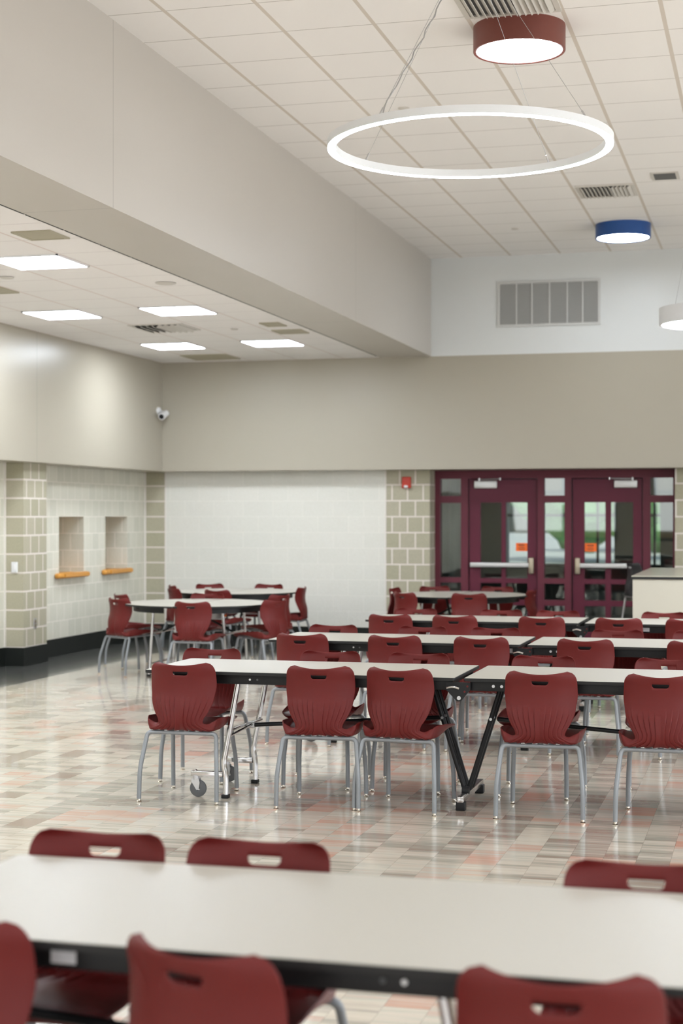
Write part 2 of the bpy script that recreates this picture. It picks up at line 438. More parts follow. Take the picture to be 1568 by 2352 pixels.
# black cove base
bt = .203
struct(MB().box(XL, XL+.012, Y0, 16.0, 0, bt).box(XL, XL+.012, 16.6, YB, 0, bt)
       .box(XL, -7.853, 15.998, 16.01, 0, bt).box(-7.865, -7.853, 16.01, 16.59, 0, bt).box(XL, -7.853, 16.59, 16.602, 0, bt), 'baseboard_left', 'base')
struct(MB().box(XL, DX0, YB-.012, YB, 0, bt).box(DX1, XR, YB-.012, YB, 0, bt), 'baseboard_back', 'base')
# ledges of the niches
for k, (a, b) in enumerate(((17.24, 18.12), (18.60, 19.49))):
    m = MB().box(-8.62, -8.0, nich[k][0]+.005, nich[k][1]-.005, .916, .955).box(XL+.001, -8.012, a, b, .90, .965, .028)
    tag(m.build('ledge', 'oak'), ['orange wooden bullnose ledge under the left wall niche beside the pilaster',
        'orange wooden bullnose ledge under the right wall niche nearer the room corner'][k], 'ledge')
# pilaster on the back wall keeps its mortar edge
# fittings on the walls
t = thing('light_switch', 'white light switch plate on the front of the khaki block pilaster', 'light switch', (-7.965, 15.998, 1.076))
MB().box(-.036, .036, -.008, 0.01, -.058, .058, .004).build('plate', 'white_plastic', t)
MB().box(-.014, .014, -.013, -.006, -.03, .03, .003).build('rocker', 'white_plastic', t)
t = thing('wall_outlet', 'small steel power outlet low on the side of the khaki pilaster', 'outlet', (-7.865, 16.29, .45))
MB().box(0, .006, -.035, .035, -.058, .058, .003).build('plate', 'steel', t)
for z in (-.024, .024): MB().cyl((.004, 0, z), (.010, 0, z), .018).build('socket', 'brass', t)
t = thing('fire_alarm', 'red fire alarm strobe high on the khaki blocks left of the doors', 'fire alarm', (-4.511, YB, 2.062))
MB().box(-.058, .058, -.045, 0, -.075, .072, .012).build('housing', 'fire_red', t)
MB().box(-.024, .024, -.062, -.040, -.070, -.038, .006).build('strobe_lens', 'white_plastic', t)
t = thing('security_camera', 'white security camera on a wall arm in the bulkhead corner', 'camera', (XBK, 19.60, 3.0))
MB().lathe([(0, 0), (.05, 0), (.045, .03), (0, .035)], seg=24).xf(Matrix.Rotation(R(90), 4, 'Y')).build('wall_mount', 'white_plastic', t)
MB().tube([(.02, 0, 0), (.07, -.02, -.01), (.10, -.03, -.04)], .014, fillet=.03).build('arm', 'white_plastic', t)
mm = MB().cyl((.10, .02, -.035), (.10, -.13, -.085), .045, 24).sphere((.10, .02, -.035), .045, 20)
b_ = mm.build('camera_body', 'white_plastic', t)
MB().cyl((.10, -.128, -.084), (.10, -.136, -.087), .032, 24).build('lens', 'black_metal', t)
# return-air grille
t = thing('return_grille', 'large louvred return air grille on the upper back wall', 'vent', (-2.6615, YF, 4.246))
w, hh = .602, .25
MB().box(-w, w, -.006, -.001, -hh, hh).build('backing', 'duct_grey', t)
MB().box(-w-.03, w+.03, -.018, 0, hh, hh+.03).box(-w-.03, w+.03, -.018, 0, -hh-.03, -hh).box(-w-.03, -w, -.018, 0, -hh, hh).box(w, w+.03, -.018, 0, -hh, hh).build('frame', 'grille', t)
for x in (-3.057, -2.866, -2.649, -2.433, -2.245): MB().box(x+2.6615-.008, x+2.6615+.008, -.022, -.004, -hh, hh).build('divider', 'grille', t)
for k in range(22):
    z = -hh+.0115+k*.0227
    MB().obox((0, -.012, z), (2*w, .016, .0045), Matrix.Rotation(R(-38), 3, 'X')).build('slat', 'grille', t)

# ------------------------------------------------------------------ doors
def frame_piece(mb, x0, x1, z0, z1, y0=YD, y1=YD+.11): mb.box(x0, x1, y0, y1, z0, z1)
m = MB()
posts = [(DX0, -4.143), (-3.873, -3.78), (-2.89, -2.804), (-2.545, -2.46), (-1.57, -1.479), (-1.202, DX1)]
for a, b in posts: frame_piece(m, a, b, 0, 2.217)
frame_piece(m, DX0, DX1, 2.112, 2.217, YD-.002)
for a, b in ((-4.143, -3.873), (-2.804, -2.545), (-1.479, -1.202)):
    for z0, z1 in ((1.803, 1.893), (.778, .846), (.499, .571), (.0, .20)): frame_piece(m, a, b, z0, z1, YD+.002, YD+.10)
struct(m, 'door_frame', 'frame_paint')
k = 0
for a, b in ((-4.143, -3.873), (-2.804, -2.545), (-1.479, -1.202)):
    m = MB()
    for z0, z1 in ((1.893, 2.112), (.846, 1.803), (.571, .778), (.20, .499)): m.box(a, b, YD+.05, YD+.054, z0, z1)
    k += 1; struct(m, 'sidelight_%d' % k, 'glass')
def door(n, x0, x1, gl, hand):
    y0, y1 = YD+.035, YD+.08
    st, lites = [], []
    (a, b), (c, d) = gl
    zs = [(.04, .22), (.22, .50), (.50, .571), (.571, .778), (.778, .840), (.840, 1.807), (1.807, 2.100)]
    m = MB()
    m.box(x0, a, y0, y1, .012, 2.10).box(d, x1, y0, y1, .012, 2.10).box(b, c, y0+.002, y1-.002, .2, 1.81)
    m.box(a, d, y0, y1, .012, .22).box(a, d, y0+.001, y1-.001, .499, .571).box(a, d, y0+.001, y1-.001, .778, .840).box(a, d, y0, y1, 1.807, 2.10)
    o = tag(m.build('door_%d' % n, 'door_paint', None, 0), kind='structure')
    for z0, z1 in ((.22, .499), (.571, .778), (.840, 1.807)):
        for p, q in ((a, b), (c, d)): MB().box(p, q, y0+.02, y0+.024, z0, z1).build('pane', 'glass', o, 0)
    # closer
    cx0, cx1 = (-3.697, -3.405) if n == 1 else (-1.924, -1.639)
    cl = MB().box(cx0, cx1, y0-.06, y0, 1.988, 2.082, .006).build('door_closer', 'alu', o)
    s = 1 if n == 1 else -1
    e0 = (cx0+.06) if n == 1 else (cx1-.06)
    MB().tube([(e0, y0-.03, 2.10), (e0+s*.28, y0-.09, 2.105)], .007).cyl((e0, y0-.03, 2.08), (e0, y0-.03, 2.118), .014).cyl((e0+s*.28, y0-.09, 2.09), (e0+s*.28, y0-.09, 2.118), .013).build('closer_arm', 'steel', cl)
    # panic bar
    lx = (x1-.065) if n == 1 else (x0+.065)
    bx = (x0+.02) if n == 1 else (x1-.02)
    lo, hi = min(lx, bx), max(lx, bx)
    bar = MB().box(lo, hi, y0-.075, y0-.02, .980, 1.040, .010).build('push_bar', 'alu', o)
    mx = lo+(hi-lo)*(.42 if n == 1 else .72)
    MB().box(mx, mx+.006, y0-.077, y0-.02, .979, 1.041).build('push_bar_seam', 'steel', bar)
    MB().box(lx-.032, lx+.032, y0-.085, y0, .90, 1.108, .014).build('latch_housing', 'brass', o)
    return o
d1 = door(1, -3.77, -2.90, ((-3.624, -3.354), (-3.298, -3.02)), 1)
d2 = door(2, -2.445, -1.582, ((-2.299, -2.038), (-1.968, -1.693)), -1)
for k, (x0, x1) in enumerate(((-3.170, -3.022), (-2.297, -2.149))):
    t = thing('paper_notice', ['orange paper notice on the glass of the left door', 'orange paper notice on the glass of the right door'][k], 'notice', ((x0+x1)/2, YD+.052, 1.238))
    MB().box(-.074, .074, -.0015, 0, -.052, .052).build('sheet', 'orange_sign', t, 0)
    mm = MB()
    rr = random.Random(k+3)
    for (z, hgt, wd) in ((.026, .019, .040), (.000, .008, .032), (-.018, .008, .046), (-.034, .007, .034)):
        x = -wd
        while x < wd:
            l = rr.uniform(.005, .013); mm.box(x, min(x+l, wd), -.0022, -.0014, z-hgt/2, z+hgt/2); x += l+.0035
    mm.build('printed_text', 'ink', t, 0)

# ------------------------------------------------------------------ lobby beyond the doors and outdoors
struct(MB().box(-12, 6.2, 20.75, 27.3, -.25, 0).box(DX0, DX1, 20.60, 20.75, -.1, .001), 'floor_lobby', 'ves_floor')
struct(MB().box(-12, 6.2, 20.76, 27.3, 2.95, 3.05), 'ceiling_lobby', 'ves_wall')
struct(MB().box(-12.2, -12, 20.75, 27.3, 0, 3.0).box(-6.05, -5.9, 23.6, 27., 0, 2.95), 'wall_lobby_left', 'ves_wall')
struct(MB().box(6.2, 6.4, 20.75, 27.3, 0, 3.0), 'wall_lobby_right', 'ves_wall')
wins = [(-4.35, -3.30), (-3.12, -2.55), (-2.0, -1.80), (-1.45, -.55), (-.3, 1.2), (1.5, 3.0)]
m = MB(); e = -12
for a, b in wins:
    m.box(e, a, 27.0, 27.3, 0, 3.0); m.box(a, b, 27.0, 27.3, 0, .78); m.box(a, b, 27.0, 27.3, 1.93, 3.0); e = b
m.box(e, 6.2, 27.0, 27.3, 0, 3.0)
struct(m, 'wall_lobby_back', 'ves_wall')
m = MB()
for a, b in wins:
    m.box(a, b, 27.1, 27.16, 1.62, 1.67); m.box(a, b, 27.1, 27.16, .78, .83)
    m.box((a+b)/2-.02, (a+b)/2+.02, 27.1, 27.16, .78, 1.93)
struct(m, 'window_8', 'window_frame')
struct(MB().cyl((-4.65, 24.4, 0), (-4.65, 24.4, 2.95), .17, 32), 'column_lobby', 'grille', 35)
struct(MB().box(-60, 60, 27.3, 160, -.35, -.05), 'ground_outside', 'asphalt')
def tree(x, y, h, r, label, seed):
    rr = random.Random(seed)
    t = thing('tree', label, 'tree', (x, y, -.05), 0, 'trees outside the lobby windows')
    MB().tube([(0, 0, 0), (.1, 0, h*.3), (0, .1, h*.6)], .18).build('trunk', 'bark', t)
    m = MB()
    for k in range(16):
        a = rr.uniform(0, 2*PI); d = rr.uniform(0, r*.7); z = rr.uniform(.22, .95)*h
        m.sphere((d*math.cos(a), d*math.sin(a), z), rr.uniform(.35, .6)*r, 12)
    for v in m.bm.verts: v.co += Vector((rr.uniform(-1, 1), rr.uniform(-1, 1), rr.uniform(-1, 1)))*.12*r*.5
    m.build('crown', 'leaf', t, 0)
tree(-7.0, 58, 7, 3.2, 'leafy tree outside, seen through the left door glass', 1)
tree(-.2, 62, 8, 3.4, 'leafy tree outside, seen through the rightmost sidelight', 2)
tree(-3.6, 75, 9, 4.5, 'distant leafy tree outside, seen through the middle sidelight', 3)

# ------------------------------------------------------------------ ceiling fixtures
def panel(x, y, label):
    t = thing('ceiling_light', label, 'ceiling light', (x, y, ZL), 0, 'square panel lights in the low ceiling')
    r = .30
    m = MB()
    for a in ((-r, r, -r, -r+.014), (-r, r, r-.014, r), (-r, -r+.014, -r, r), (r-.014, r, -r, r)): m.box(a[0], a[1], a[2], a[3], -.010, .0035)
    m.build('frame', 'white_plastic', t, 0)
    MB().box(-r+.014, r-.014, -r+.014, r-.014, -.012, .003, .004).build('diffuser', 'panel_glow', t, 0)
plab = {(-5.57, 11.6): 'square ceiling light panel nearest the camera, cut by the left frame edge',
        (-5.57, 14.68): 'square ceiling light panel beside the beam, between the near one and the far one',
        (-6.79, 14.68): 'square ceiling light panel near the left wall, left of its pair',
        (-6.79, 17.73): 'square ceiling light panel in the far row nearest the room corner',
        (-5.57, 17.73): 'square ceiling light panel in the far row beside the beam'}
for x in (-5.57, -6.79):
    for y in (-.7, 2.36, 5.43, 8.50, 11.6, 14.68, 17.73):
        panel(x, y, plab.get((x, y), 'square ceiling light panel in the low ceiling nearer than the photo shows'))
def drum(x, y, zb, r, h, mat, label, hang=False):
    t = thing('drum_light', label, 'ceiling light', (x, y, zb))
    MB().lathe([(r-.020, .014), (r-.020, 0), (r-.004, -.004), (r, 0), (r, h), (0, h), (0, h-.006), (r-.020, h-.006)], seg=72, close=True).build('drum_shade', mat, t)
    MB().lathe([(0, .004), (r-.0205, .004), (r-.0205, .014), (0, .014)], seg=72).build('diffuser', 'drum_glow', t)
    if hang:
        for a in (90, 210, 330):
            c, s = math.cos(R(a))*r*.8, math.sin(R(a))*r*.8
            MB().cyl((c, s, h), (c*.1, s*.1, ZH-zb-.02), .002, 6).build('cable', 'cable', t)
        MB().cyl((0, 0, ZH-zb-.03), (0, 0, ZH-zb), .09, 24).build('canopy', 'drum_white', t)
drum(-1.613, 10.535, 4.69, .302, .16, 'drum_red', 'red-brown drum ceiling light beside the large ceiling diffuser')
drum(-1.601, 17.973, 4.70, .302, .15, 'drum_blue', 'blue drum ceiling light near the back wall')
drum(-0.452, 13.329, 3.18, .445, .135, 'drum_white', 'large white hanging drum light cut by the right frame edge', True)
for (x, y, mt, lb) in ((1.5, 14.2, 'drum_red', 'added red-brown drum light, unseen right of the frame'), (1.5, 6.8, 'drum_blue', 'added blue drum light, unseen right of the frame'),
                   (-1.61, 3.1, 'drum_blue', 'added blue drum light, unseen above the camera'),
                   (4.3, 17.9, 'drum_red', 'added red-brown drum light, unseen in the far right part of the hall'),
                   (4.3, 10.5, 'drum_blue', 'added blue drum light, unseen at the right side of the hall'),
                   (4.3, 3.1, 'drum_red', 'added red-brown drum light, unseen right behind the camera'),
                   (1.5, -.8, 'drum_red', 'added red-brown drum light, unseen behind the camera'),
                   (-1.61, -1.6, 'drum_red', 'added red-brown drum light, unseen farther behind the camera')):
    drum(x, y, 4.69, .302, .16, mt, lb)  # drums added out of view for more overhead light in the hall
def ring(x, y, z, label, r=.765):
    t = thing('ring_pendant', label, 'pendant light', (x, y, z))
    w, h = .0225, .046
    MB().lathe([(r-w, .004), (r-w, h), (r+w, h), (r+w, .004)], seg=128, close=True).build('ring_housing', 'ring_body', t, 30)
    MB().lathe([(r-w*.92, .003), (r-w*.92, 0), (r-w*.5, -.002), (r+w*.5, -.002), (r+w*.92, 0), (r+w*.92, .003)], seg=128, close=True).build('glowing_diffuser', 'ring_glow', t)
    top = Vector((0, 0, ZH-z-.03))
    for k in range(4):
        a = R(-117+90*k); p = Vector((r*math.cos(a), r*math.sin(a), h))
        d = (top-p).normalized()
        g = MB().cyl(p, p+d*.05, .0055, 8).build('cable_gripper', 'steel', t)
        MB().cyl(p+d*.045, top, .0013, 6).build('suspension_cable', 'cable', g)
        if k == 0:
            pts = [p+Vector((.02, -.01, 0))]
            for i in range(1, 26):
                f = i/25; q = p.lerp(top, f); q += Vector((math.sin(i*1.9), math.cos(i*2.3), 0))*.006+Vector((.012, 0, -.012))*math.sin(f*PI)
                pts.append(q)
            MB().tube(pts, .0036, 6).build('power_cord', 'cable', t)
    MB().lathe([(0, ZH-z-.035), (.07, ZH-z-.035), (.075, ZH-z-.02), (.075, ZH-z), (0, ZH-z)], seg=32).build('canopy', 'ring_body', t)
ring(-1.622, 8.79, 3.665, 'glowing white ring pendant hanging on thin cables from the high ceiling')
ring(2.2, 10.6, 3.665, 'added glowing ring pendant, unseen right of the frame')  # this ring and the next are added out of view to light the hall
ring(2.2, 3.4, 3.665, 'added glowing ring pendant, unseen above the right of the camera')

def diffuser(x, y, z, label, r=.30, nsl=9):
    """square diffuser with parallel curved blades"""
    t = thing('air_diffuser', label, 'vent', (x, y, z))
    m = MB(); f = .035
    for a in ((-r, r, -r, -r+f), (-r, r, r-f, r), (-r, -r+f, -r+f, r-f), (r-f, r, -r+f, r-f)): m.box(a[0], a[1], a[2], a[3], -.014, 0)
    m.build('frame', 'vent_white', t, 0)
    MB().box(-r+f, r-f, -r+f, r-f, -.003, -.001).build('backing', 'duct_grey', t, 0)
    for k in range(nsl):
        xx = -r+f+(k+.5)*(2*(r-f))/nsl
        ang = 40 if k < nsl*.55 else -40
        MB().obox((xx, 0, -.020), (.040, 2*(r-f)*.99, .004), Matrix.Rotation(R(ang), 3, 'Y')).build('blade', 'vent_white', t, 0)
diffuser(-1.605, 9.93, ZH, 'louvred ceiling diffuser at the top frame edge beside the red-brown drum', .31, 14)
diffuser(-1.585, 16.04, ZH, 'louvred ceiling diffuser between the ring pendant and the blue drum', .285, 13)
t = thing('ceiling_speaker', 'small grey square grille in the high ceiling near the right frame edge', 'vent', (-.988, 15.49, ZH))
MB().box(-.13, .13, -.17, .17, -.008, 0, .002).build('frame', 'vent_white', t, 0); MB().box(-.10, .10, -.135, .135, -.011, -.006).build('grille', 'duct_grey', t, 0)
def sprinkler(x, y, z, label, r=.045):
    t = tag(MB().lathe([(0, -.012), (r*.8, -.010), (r, -.004), (r, 0), (0, 0)], (0, 0, 0), 28).build('sprinkler_cover', 'vent_white'), label, 'sprinkler')
    t.location = (x, y, z)
sprinkler(-2.812, 12.39, ZH, 'round sprinkler cover on the high ceiling left above the ring pendant')
sprinkler(-2.787, 17.91, ZH, 'round sprinkler cover on the high ceiling near the back wall')
sprinkler(-5.026, 12.94, ZL, 'round cover on the low ceiling beside the beam', .09)
sprinkler(-6.19, 12.29, ZL, 'round cover on the low ceiling at the left frame edge', .06)
sprinkler(-5.55, 16.3, ZL, 'small round cover on the low ceiling between the far light panels', .04)
def flat_grille(x, y, rx, ry, mat, label, void=False):
    t = thing('ceiling_grille', label, 'vent', (x, y, ZL))
    m = MB(); f = .03
    for a in ((-rx, rx, -ry, -ry+f), (-rx, rx, ry-f, ry), (-rx, -rx+f, -ry+f, ry-f), (rx-f, rx, -ry+f, ry-f)): m.box(a[0], a[1], a[2], a[3], -.008, .003)
    m.build('frame', 'vent_white' if void else 'vent_tan', t, 0)
    MB().box(-rx+f, rx-f, -ry+f, ry-f, -.005, .0035).build('grille_face', mat, t, 0)
    if void:
        for k in range(8):
            xx = -rx+f+(k+.5)*(2*(rx-f))/8
            MB().obox((xx, 0, -.014), (.05, 2*(ry-f)*.99, .004), Matrix.Rotation(R(38 if k < 4 else -38), 3, 'Y')).build('blade', 'vent_white', t, 0)
flat_grille(-5.025, 10.50, .15, .165, 'vent_tan', 'tan square grille in the low ceiling nearest the camera, beside the beam')
flat_grille(-5.03, 16.02, .105, .155, 'vent_tan', 'smaller tan grille in the low ceiling beside the beam, left of its neighbour')
flat_grille(-5.045, 16.69, .165, .17, 'vent_tan', 'tan grille in the low ceiling beside the beam near the far light panels')
flat_grille(-6.22, 15.98, .30, .30, 'dark_void', 'square louvred diffuser between the light panels of the low ceiling', True)
flat_grille(-6.82, 19.10, .30, .30, 'vent_tan', 'flat square grille in the low ceiling next to the back wall')
flat_grille(-6.78, 12.95, .28, .20, 'vent_tan', 'pale grille in the low ceiling cut by the left frame edge')

# ------------------------------------------------------------------ the chair
def smooth01(a, b, x):
    t = max(0., min(1., (x-a)/(b-a))); return t*t*(3-2*t)
def catmull(rows, n):
    out = []; m = len(rows)
    # parametrise by profile length so that rows stay even
    seg = [math.dist(rows[i][:2], rows[i+1][:2]) for i in range(m-1)]; tot = sum(seg)
    for k in range(n):
        d = tot*k/(n-1); i = 0
        while i < m-2 and d > seg[i]: d -= seg[i]; i += 1
        t = min(1., d/seg[i])
        p0 = rows[max(i-1, 0)]; p1 = rows[i]; p2 = rows[i+1]; p3 = rows[min(i+2, m-1)]
        out.append([.5*((2*b)+(-a+c)*t+(2*a-5*b+4*c-dd)*t*t+(-a+3*b-3*c+dd)*t**3) for a, b, c, dd in zip(p0, p1, p2, p3)])
    return out
#          y      z     halfw  curl  box (1: upturned bowl edge, 0: even curve)
PROF = [(.235, .414, .195, .000, 1), (.222, .430, .208, .003, 1), (.18, .440, .217, .010, 1), (.09, .440, .223, .022, 1), (0., .431, .226, .040, 1),
        (-.07, .420, .225, .056, 1), (-.12, .414, .221, .064, 1), (-.16, .411, .209, .062, 1), (-.188, .412, .200, .054, 1),
        (-.207, .421, .168, .040, .9), (-.219, .446, .133, .022, .3), (-.224, .48, .138, .024, 0), (-.223, .51, .155, .032, 0), (-.220, .54, .169, .040, 0), (-.213, .575, .182, .047, 0),
        (-.205, .61, .188, .054, 0), (-.200, .66, .195, .060, 0), (-.202, .71, .1935, .058, 0), (-.210, .75, .190, .052, 0), (-.217, .778, .188, .048, 0)]
NR, NU, SPLIT = 84, 144, 43
def make_shell():
    rows = catmull(PROF, NR)
    arc = [0.]
    for a, b in zip(rows, rows[1:]): arc.append(arc[-1]+math.dist(a[:2], b[:2]))
    T = arc[-1]
    P = []
    for r, (y, z, w, cu, pw) in enumerate(rows):
        a = rows[max(r-1, 0)]; b = rows[min(r+1, NR-1)]
        t = Vector((0, b[0]-a[0], b[1]-a[1])).normalized(); n = Vector((0, t.z, -t.y))
        hz = smooth01(.50, .62, z) if y < -.15 else 0.
        n.z *= 1-hz
        dt, df = T-arc[r], arc[r]
        rc = .045
        if dt < rc: w = w-rc+math.sqrt(max(0, rc*rc-(rc-dt)**2))
        rf = .07
        if df < rf: w = w-rf+math.sqrt(max(0, rf*rf-(rf-df)**2))
        row = []
        back = smooth01(.43, .47, z) if y < -.15 else 0.
        for k in range(NU+1):
            u = -1+2*k/NU
            a = abs(u); sg = 1 if u >= 0 else -1
            if a <= .70: bxx, bup = .89*a/.70, 0.
            else:
                q = (a-.70)/.30*PI/2; bxx, bup = .89+.11*math.sin(q), 1-math.cos(q)
            pw = max(0., min(1., pw))
            xx = a*(1-pw)+bxx*pw; up = a**2.5*(1-pw)+bup*pw
            p = Vector((sg*xx*w, y, z)) + n*(cu*up)
            # wavy top edge
            p.z += .0165*abs(u)**1.9*smooth01(.66, .780, z)*(1 if y < -.15 else 0)
            # waterfall at the seat's front
            if df < .05: p.z -= .004*(1-df/.05)
            # flutes
            top = .618+.012*abs(u)
            amp = .0056*(1-smooth01(top-.085, top, z)) * (1 if y < -.15 else smooth01(.04, -.12, y) if y < .04 else 0)
            if y < .04 and abs(u) < .93:
                fr = (abs(u)*6.) % 1.
                p -= n*(amp*(fr**1.15 if fr < .93 else 0.))
            row.append(p)
        P.append(row)
    return P
def in_slot(x, z, g=0.):
    hw = .047+g; zt, zb = .747+g, .7205-g
    if abs(x) > hw or z > zt or z < zb: return False
    r = .019; cx, cz = hw-r, zb+r
    if abs(x) > cx and z < cz: return math.hypot(abs(x)-cx, z-cz) <= r
    return True
def snap_slot(x, z):
    best = None
    hw, zt, zb, r = .047, .747, .7205, .019
    c = []
    if abs(x) <= hw: c.append((x, zt))
    if abs(x) <= hw-r: c.append((x, zb))
    if zb+r <= z <= zt: c.append((math.copysign(hw, x), z))
    dx, dz = abs(x)-(hw-r), z-(zb+r); l = math.hypot(dx, dz)
    if dx > 0 and dz < 0 and l > 0: c.append((math.copysign(hw-r+dx/l*r, x), zb+r+dz/l*r))
    c.append((math.copysign(hw, x), zt))
    return min(c, key=lambda q: math.hypot(q[0]-x, q[1]-z))
def shell_part(P, r0, r1, name, mat, parent, dz=0.):
    th, rim = .0055, .0028
    nrm = {}
    for r in range(NR):
        for k in range(NU+1):
            a = P[min(r+1, NR-1)][k]-P[max(r-1, 0)][k]; b = P[r][min(k+1, NU)]-P[r][max(k-1, 0)]
            v = b.cross(a)
            nrm[r, k] = v.normalized() if v.length > 1e-9 else Vector((0, 1, 0))
    # remove slot cells
    gone = set()
    for r in range(r0, r1):
        for k in range(NU):
            c = (P[r][k]+P[r+1][k]+P[r][k+1]+P[r+1][k+1])/4
            if c.y < -.1 and c.z > .7 and in_slot(c.x, c.z): gone.add((r, k))
    pos = {}
    for r in range(r0, r1+1):
        for k in range(NU+1):
            p = P[r][k].copy(); pos[r, k] = p
    for r in range(r0, r1+1):
        for k in range(NU+1):
            adj = [(r-1, k-1), (r-1, k), (r, k-1), (r, k)]
            g = sum(a in gone for a in adj)
            if 0 < g < 4:
                x, z = snap_slot(pos[r, k].x, pos[r, k].z); pos[r, k].x = x; pos[r, k].z = z
    bm = bmesh.new(); A, B = {}, {}
    cells = [(r, k) for r in range(r0, r1) for k in range(NU) if (r, k) not in gone]
    used = {v for (r, k) in cells for v in ((r, k), (r+1, k), (r, k+1), (r+1, k+1))}
    for v in used:
        A[v] = bm.verts.new(pos[v]+nrm[v]*th/2); B[v] = bm.verts.new(pos[v]-nrm[v]*th/2)
    ec = {}
    for (r, k) in cells:
        q = ((r, k), (r, k+1), (r+1, k+1), (r+1, k))
        bm.faces.new([A[v] for v in q]); bm.faces.new([B[v] for v in q[::-1]])
        for i in range(4):
            e = (q[i], q[(i+1) % 4]); ky = tuple(sorted(e)); ec.setdefault(ky, []).append((e, (r, k)))
    # rounded rim
    out = {}
    bd = [v[0] for v in ec.values() if len(v) == 1]
    for (e, (r, k)) in bd:
        cc = (pos[r, k]+pos[r+1, k]+pos[r, k+1]+pos[r+1, k+1])/4
        mid = (pos[e[0]]+pos[e[1]])/2; d = mid-cc
        ed = (pos[e[1]]-pos[e[0]])
        if ed.length > 1e-9: d -= ed*(d.dot(ed)/ed.length_squared)
        if d.length > 1e-9: d.normalize()
        for v in e: out[v] = out.get(v, Vector())+d
    C = {v: bm.verts.new(pos[v]+(d.normalized()*rim if d.length > 1e-6 else d)) for v, d in out.items()}
    for (e, _) in bd:
        a, b = e
        bm.faces.new((A[b], A[a], C[a], C[b])); bm.faces.new((C[b], C[a], B[a], B[b]))
    mb = MB(); mb.bm.free(); mb.bm = bm
    if dz: bmesh.ops.translate(bm, verts=bm.verts, vec=(0, 0, dz))
    return mb.build(name, mat, parent, 60)
SH = make_shell()
def make_chair(name, label):
    t = thing(name, label, 'chair')
    shell_part(SH, SPLIT, NR-1, 'backrest', 'maroon_shell', t)
    shell_part(SH, 0, SPLIT, 'seat', 'maroon_shell', t)
    r = .0128
    for s in (-1, 1):
        l = MB().tube([(s*.145, -.175, .3925), (s*.207, -.178, .3925), (s*.231, -.243, .185), (s*.233, -.250, .018)], r, 14, .052).build('leg', 'grey_tube', t)
        g = MB().cyl((s*.233, -.250, .006), (s*.233, -.250, .024), .0095, 14).lathe([(0, 0), (.0145, 0), (.0155, .004), (.008, .009), (0, .010)], (s*.233, -.250, 0), 18).build('glide', 'glide', l)
        l = MB().tube([(s*.12, .165, .412), (s*.180, .168, .412), (s*.197, .222, .185), (s*.199, .230, .018)], r, 14, .052).build('leg', 'grey_tube', t)
        g = MB().cyl((s*.199, .230, .006), (s*.199, .230, .024), .0095, 14).lathe([(0, 0), (.0145, 0), (.0155, .004), (.008, .009), (0, .010)], (s*.199, .230, 0), 18).build('glide', 'glide', l)
    m = MB().cyl((-.147, -.175, .3925), (.147, -.175, .3925), r, 14).cyl((-.122, .165, .412), (.122, .165, .412), r, 14)
    for s in (-1, 1): m.cyl((s*.125, -.175, .3925), (s*.125, .165, .406), .0100, 14)
    m.build('seat_frame', 'grey_tube', t)
    for x in (-.09, -.03, .03, .09): MB().box(x-.014, x+.014, -.186, -.164, .4035, .4082, .001).build('mounting_clip', 'white_plastic', t)
    return t

T1 = 'the sharp-focus long table'
T2 = 'the second long table'
T3 = 'the third long table'
TF = 'the foreground table'
RA = 'the nearer left round table'
RB = 'the far left round table'
RC = 'the round table by the doors'
# back-top position (x, y), heading in degrees (0 faces the back wall), label, group
CH = []
def add(lst, y, rz, labels, group):
    for (x, dy, dr), lb in zip(lst, labels): CH.append((x, y+dy, rz+dr, lb, group))
g = 'chairs around the foreground table'
CH += [(-1.678, 3.00, 0, 'maroon chair cut by the lower left corner of the photo', g),
       (-1.107, 2.94, -19, 'twisted maroon chair with one pointed corner, near side of '+TF, g),
       (-.382, 2.94, 2, 'maroon chair at lower right, straight on the near side of '+TF, g),
       (-1.733, 4.02, 180, 'leftmost maroon chair back peeking over the far side of '+TF, g),
       (-1.284, 4.02, 180, 'second maroon chair back peeking over the far side of '+TF, g),
       (-.300, 4.00, 180, 'maroon chair back cut by right frame edge, far side of '+TF, g)]
g = 'chairs along the table with chrome wheeled legs'
add([(-3.272, 0, 1), (-2.45, 0, 5), (-2.008, .01, -6), (-1.213, 0, 2), (-.575, 0, 1)], 8.645, 0,
    ['leftmost maroon chair on the near side of '+T1+', beside the caster',
     'second maroon chair from the left on the near side of '+T1,
     'slightly turned maroon chair left of the V legs, near '+T1,
     'maroon chair right of the V legs, near side of '+T1,
     'maroon chair cut by right frame edge, near side of '+T1], g)
add([(-3.44, 0, 0), (-2.664, 0, 2), (-2.099, 0, 0), (-1.33, 0, -2), (-.599, 0, 0)], 9.72, 180,
    ['leftmost maroon chair facing the camera across '+T1,
     'second maroon chair from left facing camera across '+T1,
     'maroon chair facing camera across '+T1+', left of its joint',
     'maroon chair facing camera across '+T1+', right of its joint',
     'maroon chair facing camera at right frame edge across '+T1], g)
g = 'chairs along the second long table row'
add([(-3.263, 0, -2), (-2.581, 0, 0), (-1.962, 0, 1), (-1.242, 0, 0), (-.50, 0, 0)], 11.02, 0,
    ['leftmost maroon chair on the near side of '+T2, 'second maroon chair from the left on the near side of '+T2,
     'maroon chair left of the joint, near side of '+T2, 'maroon chair right of the joint, near side of '+T2,
     'maroon chair cut by right frame edge, near side of '+T2], g)
add([(-3.287, 0, 2), (-2.579, 0, 0), (-2.021, 0, 0), (-1.112, 0, 0), (-.52, 0, 0)], 12.07, 180,
    ['leftmost maroon chair facing the camera across '+T2, 'second maroon chair from left facing camera across '+T2,
     'maroon chair facing camera across '+T2+', left of its joint', 'maroon chair facing camera across '+T2+', right of its joint',
     'maroon chair facing camera at right frame edge across '+T2], g)
g = 'chairs along the third long table row'
